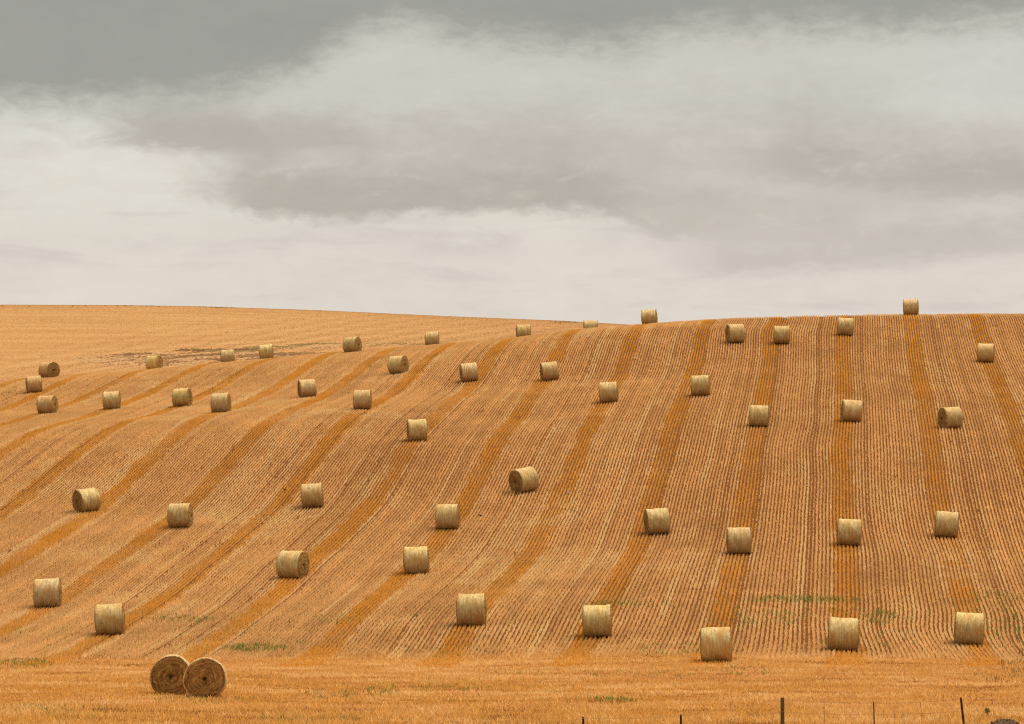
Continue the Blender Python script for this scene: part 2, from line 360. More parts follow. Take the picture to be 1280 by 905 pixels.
def mat_bale_end():
    m, T = new_mat('bale_rolled_end')
    tc = nd(T, 'ShaderNodeTexCoord'); P = tc.outputs['Object']; oi = nd(T, 'ShaderNodeObjectInfo')
    sp = nd(T, 'ShaderNodeSeparateXYZ'); T.links.new(P, sp.inputs[0])
    y, z = sp.outputs[1], sp.outputs[2]
    r = M(T, 'SQRT', M(T, 'ADD', M(T, 'MULTIPLY', y, y), M(T, 'MULTIPLY', z, z))); ang = M(T, 'ARCTAN2', y, z)
    rr = M(T, 'ADD', M(T, 'MULTIPLY', r, 19), M(T, 'MULTIPLY', noise(T, P, 3.0, 4, .65), 9))
    cb = nd(T, 'ShaderNodeCombineXYZ'); setin(T, cb, 0, M(T, 'ADD', rr, M(T, 'MULTIPLY', ang, .35))); setin(T, cb, 1, M(T, 'MULTIPLY', ang, .9)); setin(T, cb, 2, M(T, 'MULTIPLY', oi.outputs['Random'], 40))
    s = noise(T, cb.outputs[0], 1.0, 4, .65)
    f = noise(T, P, 38, 3, .7)
    c = mixc(T, smooth(T, s, .36, .64), srgb(112, 78, 40), srgb(186, 142, 82))
    c = mixc(T, M(T, 'MULTIPLY', smooth(T, f, .5, .75), .55), c, srgb(190, 150, 90))
    c = mixc(T, M(T, 'MULTIPLY', smooth(T, f, .47, .25), .5), c, srgb(64, 40, 18))
    c = mixc(T, M(T, 'MULTIPLY', smooth(T, r, .13, .04), .6), c, srgb(62, 44, 16))
    d = nd(T, 'ShaderNodeBsdfDiffuse'); T.links.new(c, d.inputs[0])
    b = nd(T, 'ShaderNodeBump'); b.inputs['Strength'].default_value = .9; b.inputs['Distance'].default_value = .03
    T.links.new(M(T, 'ADD', s, f), b.inputs['Height']); T.links.new(b.outputs[0], d.inputs['Normal'])
    finish(T, d.outputs[0]); return m
def mat_plain(name, a, b, scale, rough=.8, metal=0):
    m, T = new_mat(name); tc = nd(T, 'ShaderNodeTexCoord')
    n = noise(T, tc.outputs['Object'], scale, 4, .6)
    d = nd(T, 'ShaderNodeBsdfPrincipled'); T.links.new(mixc(T, n, a, b), d.inputs['Base Color'])
    d.inputs['Roughness'].default_value = rough; d.inputs['Specular IOR Level'].default_value = .1; d.inputs['Metallic'].default_value = metal
    finish(T, d.outputs[0]); return m
# ---------------------------------------------------------------- ground: one sheet to the horizon
def build_ground():
    gx = np.r_[-4000, -2500, -1500, -900, -600, -400, -300, -230, np.arange(-180, 81, 1.5), 100, 130, 170, 230, 320, 450, 700, 1100, 1800, 3000, 4500]
    gy = np.r_[-3000, -1500, -700, -300, -120, -50, -20, 0, 10, 20, 30, 40, 50, 60, 70, 78, np.arange(84, 352, 1.5), np.arange(352, 700, 6), np.arange(700, 1000, 25), 1100, 1300, 1600, 2200, 3200, 5000, 8000]
    GX, GY = np.meshgrid(gx, gy); Z = height(GX, GY)
    Z += (fbm(GX / 7, GY / 7, 3) - .5) * .10 * ((GY > 60) & (GY < 340))
    nx, ny = len(gx), len(gy)
    i, j = np.meshgrid(np.arange(nx - 1), np.arange(ny - 1)); a = (j * nx + i).ravel()
    F = np.c_[a, a + 1, a + nx + 1, a + nx].ravel()
    me = mesh_np('field_ground', np.c_[GX.ravel(), GY.ravel(), Z.ravel()], F, 4, smooth_=True)
    o = link('field_ground', me, mat_ground()); tag(o, kind='structure')
build_ground()
def gz(X, Y): return height(X, Y) + (fbm(np.asarray(X) / 7, np.asarray(Y) / 7, 3) - .5) * .10 * ((np.asarray(Y) > 60) & (np.asarray(Y) < 340))
# ---------------------------------------------------------------- stubble in drill rows
TAN = np.array(srgb(215, 161, 100)); ORANGE = np.array(srgb(206, 138, 48)); PALE = np.array(srgb(226, 182, 120)); BROWN = np.array(srgb(150, 94, 48))
PITCH_ROW = ROW / 28
def wiggle(X, Y):
    a = (fbm(X / 12, Y / 24, 21, 2) - .5) * .6
    b = .19 * np.sin((Y - 143) / 3.6 + X * .12) * sstep(168, 156, Y) * sstep(-3, 3, X)
    return a + b
TRACKS = [[(690, 590), (760, 581), (846, 566)], [(243, 632), (262, 640), (300, 652), (322, 648)], [(640, 708), (700, 702), (738, 700)],
          [(352, 516), (420, 513), (478, 518)], [(640, 596), (720, 584)], [(330, 640), (352, 652), (400, 640)], [(700, 640), (690, 655), (720, 640)], [(286, 640), (298, 620), (300, 600)], [(346, 540), (352, 560), (345, 580), (338, 592)], [(248, 632), (275, 644), (310, 652), (345, 648)], [(290, 648), (284, 628), (296, 610)], [(330, 528), (380, 519), (440, 514), (486, 522)], [(1090, 560), (1160, 575), (1230, 570)], [(890, 640), (960, 648)]]
TRACKS = [np.array([hit(u, v)[:2] for u, v in t]) for t in TRACKS]
def near_track(X, Y, wd):
    m = np.zeros(len(X), bool)
    for t in TRACKS:
        for a, b in zip(t[:-1], t[1:]):
            d = b - a; s = np.clip(((X - a[0]) * d[0] + (Y - a[1]) * d[1]) / (d @ d), 0, 1)
            dist = np.hypot(X - a[0] - s * d[0], Y - a[1] - s * d[1])
            m |= (np.abs(dist - .8) < wd)
    return m
STREAKS = [-19.7, -19.95, -25.2, -8.75, -13.9, 8.1, 13.2, -31.6, -37.2, -47.6, 3.2, -2.3]
def stubble():
    ks = np.arange(int(-110 / PITCH_ROW), int(48 / PITCH_ROW)); step = .115
    ys = np.arange(145.5, 322, step)
    K, YY = np.meshgrid(ks, ys); K = K.ravel(); YY = YY.ravel()
    X0 = K * PITCH_ROW + PITCH_ROW / 2
    m = in_view(X0, YY); K, YY, X0 = K[m], YY[m], X0[m]
    m = rng.random(len(K)) < np.clip(1.12 - (YY - 150) / 420, .55, 1); K, YY, X0 = K[m], YY[m], X0[m]
    n = len(K)
    Y = YY + rng.normal(0, .05, n)
    row_rnd = rng.random(4000)[K % 4000]; row_rnd2 = rng.random(4000)[(K * 7) % 4000]
    d = np.abs(X0 - np.rint(X0 / ROW) * ROW)
    band_i = np.clip(.36 + .9 * fbm(X0 / 2.2, Y / 6, 5, 3), .45, .94)
    edge = .64 + (fbm(X0 * 2, Y / 2.0, 6, 3) - .5) * .6 + rng.normal(0, .08, n)
    band = (d < edge)
    head = 146.8 + (fbm(X0 / 2.2, X0 * 0, 8, 2) - .5) * 5 + rng.normal(0, .8, n)
    end = 308 + (fbm(X0 / 4, X0 * 0, 9, 2) - .5) * 6 + np.where(X0 > -20, 12, 0)
    keep = (Y > head) & (Y < end)
    gapn = fbm(X0 / .6, Y / 3.5, 12, 2)
    keep &= ~((gapn < .17) & (rng.random(n) < .5))
    wheel = (row_rnd < .05)
    keep &= ~(wheel & (rng.random(n) < .35))
    trk = near_track(X0, Y, .22)
    bl = fbm(X0 / 11, Y / 18, 14, 3); md = fbm(X0 / 1.6, Y / 3.2, 15, 2)
    base = TAN * (0.86 + .26 * bl[:, None] + .22 * (md[:, None] - .5)) * (.92 + .16 * row_rnd2[:, None])
    pale = np.zeros(n); scuff = np.zeros(n)
    pale += ((d > .62) & (d < .95)) * np.clip(fbm(X0 * 3, Y / 4, 16, 2) * 2.6 - 1.15, 0, .65)
    for s in STREAKS:
        pale += (np.abs(X0 - s) < .16) * np.clip(fbm(X0 * .1 + s, Y / 14, 17, 2) * 4.2 - 1.5, 0, 1)
    pale += np.clip((fbm(X0 / 2.0, Y / 7, 18, 3) - .62) * 6, 0, .5)
    for (u_, v_, ru, ry) in ((706, 632, .9, 3.5), (690, 655, 1.2, 2.5), (352, 650, 1.4, 4), (275, 640, 1.6, 4), (300, 600, .8, 4), (470, 600, .9, 5), (590, 690, .7, 5), (1190, 700, 1.0, 9), (1180, 470, .6, 9), (760, 700, .8, 4), (420, 515, 2.2, 1.5), (870, 700, .7, 4), (130, 690, 1.5, 2), (640, 790, 1.0, 3)):
        p_ = hit(u_, v_); scuff += .9 * np.exp(-((X0 - p_[0]) / ru) ** 2 - ((Y - p_[1]) / ry) ** 2) * (.3 + 1.2 * fbm(X0 * 2, Y / 1.2, 27, 2))
    pale += scuff; pale[trk] = 1.0
    col = base + (PALE - base) * np.clip(pale, 0, 1)[:, None]
    bi = (band * band_i * (.85 + .15 * row_rnd2) * (1 - .85 * np.clip(scuff, 0, 1)))[:, None]
    col = col + (ORANGE * (.86 + .3 * md[:, None]) - col) * bi
    h = .13 + .035 * rng.random(n) + .03 * (row_rnd2 - .5) + .03 * (md - .5)
    h[trk] *= .8; h[wheel] *= .6; h[band] *= .9
    K, X0, Y, col, h, band = K[keep], X0[keep], Y[keep], col[keep], h[keep], band[keep]
    X = X0 + wiggle(X0, Y); Z = gz(X, Y); n = len(X); sets = []
    sets_n = 3
    for q in range(sets_n):
        x = X + rng.uniform(-.034, .034, n); y = Y + rng.normal(0, .05, n)
        sets.append(blades(x, y, Z, h * (.75 + .4 * rng.random(n)), 0.036 + .02 * rng.random(n), col * (.87 + .24 * rng.random((n, 1))), push=(1.25, .25)))
    # loose straw lying between the rows
    nl = 150000
    x = rng.uniform(-105, 45, nl); y = 146 + 165 * rng.random(nl) ** .8
    dens = fbm(x / 3, y / 6, 19, 3); left = np.clip((-x - 25) / 50, 0, 1)
    dd = np.abs(x - np.rint(x / ROW) * ROW)
    m = in_view(x, y) & (rng.random(nl) < np.clip((dens - .45) * 2.2 + .35 * left, .03, .8)) & (y < 310)
    x, y, dd = x[m], y[m], dd[m]; n = len(x)
    a = rng.random(n) * np.pi; L = .06 + .10 * rng.random(n); wd = .012 + .012 * rng.random(n)
    z = gz(x, y) + .015 + .05 * rng.random(n)
    V = np.empty((n, 3, 3)); ca, sa = np.cos(a), np.sin(a)
    V[:, 0] = np.c_[x - ca * L - sa * wd, y - sa * L + ca * wd, z]; V[:, 1] = np.c_[x - ca * L + sa * wd, y - sa * L - ca * wd, z + .01]
    V[:, 2] = np.c_[x + ca * L, y + sa * L, z + .05 * rng.random(n)]
    c = np.where((dd < .6)[:, None], ORANGE * 1.05, PALE * .92) * (.75 + .4 * rng.random((n, 1)))
    sets.append((V.reshape(-1, 3), np.repeat(c, 3, axis=0)))
    o = build_blades('wheat_stubble', sets, STRAW)
    tag(o, 'cut tan and orange wheat stubble standing in long drill rows up the hillside', 'stubble', kind='stuff')
    return len(o.data.polygons)
NST = stubble()
# ---------------------------------------------------------------- headland grass and far stubble
def headland():
    sets = []
    n = 170000
    y = 84 + 72 * rng.random(n); x = rng.uniform(-45, 22, n)
    m = in_view(x, y, 5) & (y < 146.5 + 3 * fbm(x / 2.2, x * 0, 8, 2) + rng.exponential(2.0, n)); x, y = x[m], y[m]; n = len(x)
    st = fbm(x / 7, y / 1.3, 31, 3); st2 = fbm(x / 2.5, y / .7, 33, 2); pt = fbm(x / 9, y / 9, 35, 2)
    front = sstep(112, 96, y + 5 * (pt - .5))
    tan = np.array(srgb(208, 154, 88)); gold = np.array(srgb(196, 140, 68)); yel = np.array(srgb(198, 148, 74)); brn = np.array(srgb(134, 84, 42))
    f = np.clip((st - .36) * 3.5, 0, 1)[:, None]; back = sstep(118, 146, y)[:, None]
    c = gold * (1 - f) + tan * f; c = c + (tan - c) * back * .9
    c = c + (yel - c) * (front * .5)[:, None]
    dk = np.clip((.40 - st2) * 6, 0, .75)[:, None]; c = c + (brn - c) * dk
    pl = np.clip((st2 - .60) * 7, 0, .8)[:, None]; c = c + (PALE - c) * pl
    dB = np.abs(x - np.rint(x / ROW) * ROW); ob = ((dB < .8) & (y > 139 + 4 * fbm(x, x * 0, 41, 2)))[:, None] * .7
    c = c + (ORANGE - c) * ob
    h = (.07 + .07 * rng.random(n)) * (1 + 1.6 * front * pt) * np.where(st2 < .36, .6, 1)
    z = gz(x, y)
    for q in range(3):
        a = rng.normal(0, .06, (2, n))
        sets.append(blades(x + a[0], y + a[1], z, h * (.6 + .7 * rng.random(n)), .028 + .02 * rng.random(n), c * (.80 + .42 * rng.random((n, 1))), push=(1.1, 1.2)))
    o = build_blades('headland_grass', sets, STRAW)
    tag(o, 'short golden stubble and dry grass on the level strip before the slope', 'dry grass', kind='stuff')
def far_stubble():
    n = 330000
    y = 318 + 340 * rng.random(n) ** .9; x = rng.uniform(-190, 10, n)
    m = in_view(x, y, 8); x, y = x[m], y[m]
    u, _ = project(np.c_[x, y, gz(x, y)]); m = u < 830; x, y = x[m], y[m]; n = len(x)
    st = fbm(x / 24, y / 5, 51, 4); pt = fbm(x / 60, y / 40, 53, 3); ln = vnoise(x / 40 + y / 300, y / 2.2, 55)
    a, b, g = np.array(srgb(167, 122, 78)), np.array(srgb(179, 133, 87)), np.array(srgb(158, 127, 78))
    f = np.clip((st - .35) * 3.2, 0, 1)[:, None]; c = a * (1 - f) + b * f
    c = c + (g - c) * np.clip((pt - .56) * 5, 0, .5)[:, None]
    c = c * (1 - .12 * (ln > .74))[:, None] * (.9 + .2 * rng.random((n, 1)))
    for pts in ([(128, 421), (142, 421.5), (151, 424), (151, 428), (144, 431)], [(159, 421), (166, 424), (165, 428), (156, 432)], [(110, 424), (120, 427), (121, 432)], [(128, 426), (134, 429), (134, 433)], [(8, 447), (12, 446), (12, 451)],
                [(100, 390), (160, 391), (240, 389.5)], [(0, 416), (30, 417), (60, 416)], [(24, 438), (40, 439), (52, 438.5)], [(50, 425), (90, 424.5), (130, 427)], [(395, 437), (403, 439.5)], [(384, 437), (394, 440)]):
        P = np.array([hit(u_, v_, y0=330)[:2] for u_, v_ in pts])
        for p, q in zip(P[:-1], P[1:]):     # old wheel marks: flattened, browner straw
            d = q - p; k = np.clip(((x - p[0]) * d[0] + (y - p[1]) * d[1]) / (d @ d), 0, 1)
            mk = np.hypot(x - p[0] - k * d[0], (y - p[1] - k * d[1]) * .6) < .26
            c[mk] = np.array(srgb(158, 106, 58)) * (.8 + .3 * rng.random((mk.sum(), 1)))
    o = build_blades('far_stubble', [blades(x, y, gz(x, y), .02 + .04 * rng.random(n), .12 + .08 * rng.random(n), c, push=(2.6, 1.0))], STRAW)
    tag(o, 'pale golden stubble covering the smooth hill behind the baled slope', 'stubble', kind='stuff')
headland(); far_stubble()
# ---------------------------------------------------------------- scrub in the dip, weeds, wheel marks
def scatter(u0, v0, ru, rv, n, y0=86.0):
    pts = []
    for _ in range(n):
        while True:
            a, b = random.uniform(-1, 1), random.uniform(-1, 1)
            if a * a + b * b < 1: break
        pts.append(hit(u0 + a * ru, v0 + b * rv, y0=y0))
    return np.array(pts)
def scrub():
    sets = []
    dark, mauve, pale, ol = (np.array(srgb(*c)) for c in ((134, 98, 66), (158, 116, 82), (200, 158, 110), (148, 122, 74)))
    for (u, v, ru, rv, n, cs, h) in ((300, 446, 170, 5, 700, (mauve, dark, mauve, pale), .35), (190, 447, 60, 6, 260, (mauve, dark, pale), .4), (150, 450, 55, 5, 320, (pale, pale, mauve), .45), (210, 455, 70, 3, 150, (pale, mauve), .4),
                                     (390, 443.5, 80, 2, 220, (dark, mauve, ol), .35), (280, 438, 60, 1.5, 160, (ol, dark), .4), (420, 431, 60, 1.5, 120, (pale, ol), .3), (520, 430, 90, 1.2, 130, (pale, ol), .25), (360, 434.5, 60, 1.2, 130, (pale, ol), .3)):
        p = scatter(u, v, ru, rv, n, y0=312)
        for q in range(4):
            x = p[:, 0] + rng.normal(0, .4, n); y = p[:, 1] + rng.normal(0, 1.2, n)
            k = np.clip((fbm(x / 5, y / 5, 71, 3) * 2.0 - .5 + rng.normal(0, .10, n)) * len(cs), 0, len(cs) - 1).astype(int); c = np.array(cs)[k] * (.75 + .4 * rng.random((n, 1)))
            sets.append(blades(x, y, gz(x, y), h * .42 * (.4 + .8 * rng.random(n)), .45 + .5 * rng.random(n), c, push=(4.0, .5)))
    # a low fringe on the far ridge
    for (u, v, ru, n) in ((704, 403, 20, 40), (268, 385, 30, 30), (120, 383, 120, 30)):
        p = scatter(u, v, ru, .6, n, y0=400)
        sets.append(blades(p[:, 0], p[:, 1], gz(p[:, 0], p[:, 1]), .08 + .16 * rng.random(n), .3 + .2 * rng.random(n), np.tile(ol * .95, (n, 1)), .6))
    o = build_blades('dry_scrub', sets, STRAW)
    tag(o, 'pale and mauve brown dry scrub in the dip behind the crest', 'scrub', kind='stuff')
def weeds():
    sets = []
    g1, g2, g3 = np.array(srgb(134, 136, 64)), np.array(srgb(116, 126, 58)), np.array(srgb(176, 148, 74))
    for (u, v, ru, rv, n, h) in ((318, 812, 34, 3.5, 170, .2), (228, 775, 36, 4, 90, .16), (30, 831, 34, 4, 130, .15), (45, 790, 40, 4, 60, .14), (1005, 751, 62, 3, 190, .2), (795, 757, 62, 3, 90, .18),
                                 (960, 774, 40, 8, 90, .17), (1100, 774, 18, 6, 70, .22), (1256, 785, 22, 24, 170, .13), (1248, 748, 30, 6, 90, .14), (1140, 765, 90, 14, 150, .12), (960, 765, 110, 14, 150, .12), (280, 785, 170, 18, 220, .11), (90, 800, 90, 16, 120, .11), (620, 790, 120, 18, 90, .11), (845, 813, 50, 6, 60, .16), (1090, 800, 60, 9, 50, .16),
                                 (404, 868, 24, 4, 34, .12), (436, 869, 12, 4, 24, .13), (468, 865, 9, 5, 20, .16), (489, 863, 9, 4, 20, .14), (565, 860, 44, 3, 44, .12), (640, 842, 30, 3, 30, .12), (933, 839, 26, 7, 40, .14),
                                 (760, 876, 40, 2, 40, .15), (540, 768, 45, 10, 50, .13), (420, 775, 30, 5, 50, .13), (260, 877, 60, 4, 60, .14), (40, 888, 40, 4, 40, .14), (390, 900, 60, 4, 60, .14), (12, 488, 26, 7, 130, .14), (10, 500, 30, 6, 60, .12), (560, 815, 60, 6, 40, .13), (800, 845, 60, 4, 40, .13), (90, 893, 60, 6, 50, .13)):
        n = int(n * 1.25); p = scatter(u, v, ru * 1.15, rv * 1.25, n)
        for q in range(3):
            k = rng.random((n, 1)); c = np.where(k < .4, g1, np.where(k < .75, g2, g3)) * (.75 + .5 * rng.random((n, 1)))
            x = p[:, 0] + rng.normal(0, .06, n); y = p[:, 1] + rng.normal(0, .15, n)
            sets.append(blades(x, y, gz(x, y), h * (.6 + .7 * rng.random(n)), .035 + .03 * rng.random(n), c, .7))
    for (u, v, ru, rv, n, h) in ((1266, 836, 18, 13, 50, .2), (1250, 850, 16, 6, 20, .18), (1276, 805, 6, 22, 20, .2)):     # dry brown brush at the right edge
        p = scatter(u, v, ru, rv, n); b1, b2 = np.array(srgb(140, 104, 54)), np.array(srgb(150, 128, 66))
        for q in range(4):
            c = np.where(rng.random((n, 1)) < .5, b1, b2) * (.7 + .5 * rng.random((n, 1)))
            x = p[:, 0] + rng.normal(0, .1, n); y = p[:, 1] + rng.normal(0, .3, n)
            sets.append(blades(x, y, gz(x, y), h * (.5 + .7 * rng.random(n)), .03 + .03 * rng.random(n), c, .9))
    o = build_blades('green_weeds', sets, WEED)
    tag(o, 'thin patches of green weeds sprouting between the lower stubble rows', 'weeds', kind='stuff')
scrub(); weeds()
# ---------------------------------------------------------------- round bales
SIDE, END = mat_bale_side(), mat_bale_end()
def mat_fringe():
    m, T = new_mat('loose_straw_ends'); oi = nd(T, 'ShaderNodeObjectInfo'); tc = nd(T, 'ShaderNodeTexCoord')
    c = mixc(T, noise(T, tc.outputs['Object'], 20, 2, .5), srgb(150, 112, 58), srgb(222, 190, 130))
    d = nd(T, 'ShaderNodeBsdfDiffuse'); T.links.new(c, d.inputs[0]); finish(T, d.outputs[0]); return m
FRINGE = mat_fringe()
def sag(V, s):
    z = V[:, 2]; lo = -.75 + s
    V[:, 2] = np.where(z < lo + .12, lo + .12 - .12 * (1 - np.exp(-(lo + .12 - z) / .12)), z)
    V[:, 1] *= 1 + .10 * s / .06 * np.clip((.1 - z), 0, 1) * .35
    return V
def bale_variant(seed):
    r_ = np.random.default_rng(seed); NA, NX = 64, 20
    H = BALE_W / 2; s = .03 + .035 * r_.random()
    ph = r_.random(6) * 6.28
    def rad(x, a):
        r = .75 + .008 * np.sin(2 * a + ph[0]) + .007 * np.sin(3 * a + ph[1]) + .006 * np.sin(x * 9 + ph[2]) + .005 * np.sin(x * 23 + ph[3]) + .006 * np.sin(x * 7 + 4 * a + ph[4])
        e = np.clip((np.abs(x) - (H - .05)) / .05, 0, 1); q = np.clip((np.abs(x) - (H - .22)) / .17, 0, 1)
        return r + (.016 + .014 * np.sin(a * 5 + ph[3]) * np.sin(a * 2 + ph[0])) * q - .045 * e ** 2
    xs = np.linspace(-H, H, NX); A = np.linspace(0, 2 * np.pi, NA, endpoint=False)
    XX, AA = np.meshgrid(xs, A, indexing='ij'); RR = rad(XX, AA) + r_.normal(0, .0035, XX.shape)
    tap = 1 + .02 * (r_.random() - .5) * XX
    V = np.c_[XX.ravel(), (RR * tap * np.sin(AA)).ravel(), (RR * tap * np.cos(AA)).ravel()]
    edge = RR[-1].copy() * tap[-1]
    V = sag(V, s); i, j = np.meshgrid(np.arange(NX - 1), np.arange(NA), indexing='ij'); j2 = (j + 1) % NA
    F = np.stack([i * NA + j, (i + 1) * NA + j, (i + 1) * NA + j2, i * NA + j2], -1).ravel()
    side = mesh_np('wrapped_side', V, F, 4, smooth_=True); side.materials.append(SIDE)
    ends = []
    for sx in (-1, 1):
        er = (RR[0] * tap[0]) if sx < 0 else edge
        rs = np.linspace(1, .03, 15); V = []
        for q, f in enumerate(rs):
            rr = er * f
            bulge = .045 * (1 - f ** 4) - .05 * np.exp(-(f / .1) ** 2)
            ridge = .016 * np.sin(f * 36 + A * 1.0 + ph[5]) * (f < .97) + r_.normal(0, .008, NA) * (f < .99)
            V.append(np.c_[np.full(NA, sx * (H - .002)) + sx * (bulge + ridge), rr * np.sin(A), rr * np.cos(A)])
        V = sag(np.concatenate(V), s); V = np.r_[V, [[sx * (H - .03), 0, 0]]]
        i, j = np.meshgrid(np.arange(len(rs) - 1), np.arange(NA), indexing='ij'); j2 = (j + 1) % NA
        Q = np.stack([i * NA + j, i * NA + j2, (i + 1) * NA + j2, (i + 1) * NA + j] if sx < 0 else [i * NA + j, (i + 1) * NA + j, (i + 1) * NA + j2, i * NA + j2], -1).reshape(-1, 4)
        tris = np.concatenate([Q[:, [0, 1, 2]], Q[:, [0, 2, 3]]]); k = (len(rs) - 1) * NA; jj = np.arange(NA)
        cap = np.c_[k + jj, np.full(NA, len(V) - 1), k + (jj + 1) % NA]
        me = mesh_np('end_face', V, np.concatenate([tris, cap]).ravel(), 3, smooth_=True); me.materials.append(END); ends.append(me)
    # loose straw ends at the rims and on the wrap
    n = 900; onrim = r_.random(n) < .62
    x = np.where(onrim, np.sign(r_.random(n) - .5) * (H - .02 * r_.random(n)), r_.uniform(-H, H, n)); a = r_.random(n) * 6.283
    r0 = rad(x, a) - .012; L = np.where(onrim, .05 + .13 * r_.random(n) ** 2, .04 + .08 * r_.random(n))
    p0 = np.c_[x, r0 * np.sin(a), r0 * np.cos(a)]
    tang = np.c_[np.zeros(n), np.cos(a), -np.sin(a)]; outw = np.c_[np.zeros(n), np.sin(a), np.cos(a)]; ax = np.c_[np.sign(x), np.zeros(n), np.zeros(n)]
    d = tang * (r_.random((n, 1)) - .5) * 2 + outw * (.15 + .45 * r_.random((n, 1))) + ax * np.where(onrim[:, None], .7 * r_.random((n, 1)), (r_.random((n, 1)) - .5) * .5)
    d /= np.linalg.norm(d, axis=1)[:, None]; sd_ = np.cross(d, outw) ; sd_ /= np.linalg.norm(sd_, axis=1)[:, None] + 1e-9
    T3 = np.stack([p0 - sd_ * .008, p0 + sd_ * .008, p0 + d * L[:, None]], 1).reshape(-1, 3)
    fr = mesh_np('loose_straw', sag(T3, s), np.arange(len(T3)), 3); fr.materials.append(FRINGE)
    return side, ends, fr, s
VARIANTS = [bale_variant(100 + k) for k in range(7)]
def bale(box, theta, label, Y=None, tint=None, idx=0, roll=0.0, scale=1.0):
    x0, x1, y0, y1 = box; u = (x0 + x1) / 2
    if Y is None:
        v = y1; p = hit(u, v)
        for _ in range(2): p = hit(u, y1 + .08 * F_PX / p[1])
        # the visible foot is the near side of the contact patch
    else: p = at_y(u, y1, Y)
    p[2] = gz(p[0], p[1])
    a = math.atan2(p[0], p[1]); rz = -a - R(theta)
    ax = np.array([math.cos(rz), math.sin(rz)]); fw = np.array([-ax[1], ax[0]])
    sl = lambda d: float(gz(p[0] + d[0] * .7, p[1] + d[1] * .7) - gz(p[0] - d[0] * .7, p[1] - d[1] * .7)) / 1.4
    X = Vector((ax[0], ax[1], sl(ax) + math.tan(R(roll)))).normalized()
    n_ = Vector((-sl((1, 0)), -sl((0, 1)), 1)).normalized()
    Yv = n_.cross(X).normalized(); Zv = X.cross(Yv).normalized()
    side, ends, fr, s = VARIANTS[idx % len(VARIANTS)]
    t = bpy.data.objects.new('straw_bale', None); C.objects.link(t)
    mt = Matrix((X, Yv, Zv)).transposed().to_4x4()
    if idx % 2: mt = mt @ Matrix.Rotation(math.pi, 4, 'Z')
    mt.translation = Vector(p) + Zv * (.75 - s) * scale - Vector((0, 0, .012))
    t.matrix_world = mt @ Matrix.Scale(scale, 4)
    tag(t, label, 'bale', 'round straw bales lying on the harvested hillside')
    o = link('wrapped_side', side, None, t); o.color = (*(tint or (1, 1, 1)), 1)
    for e in ends: link('end_face', e, None, t)
    link('loose_straw', fr, None, t)['kind'] = 'stuff'
    return t
GREY = (1.0, .86, .80)
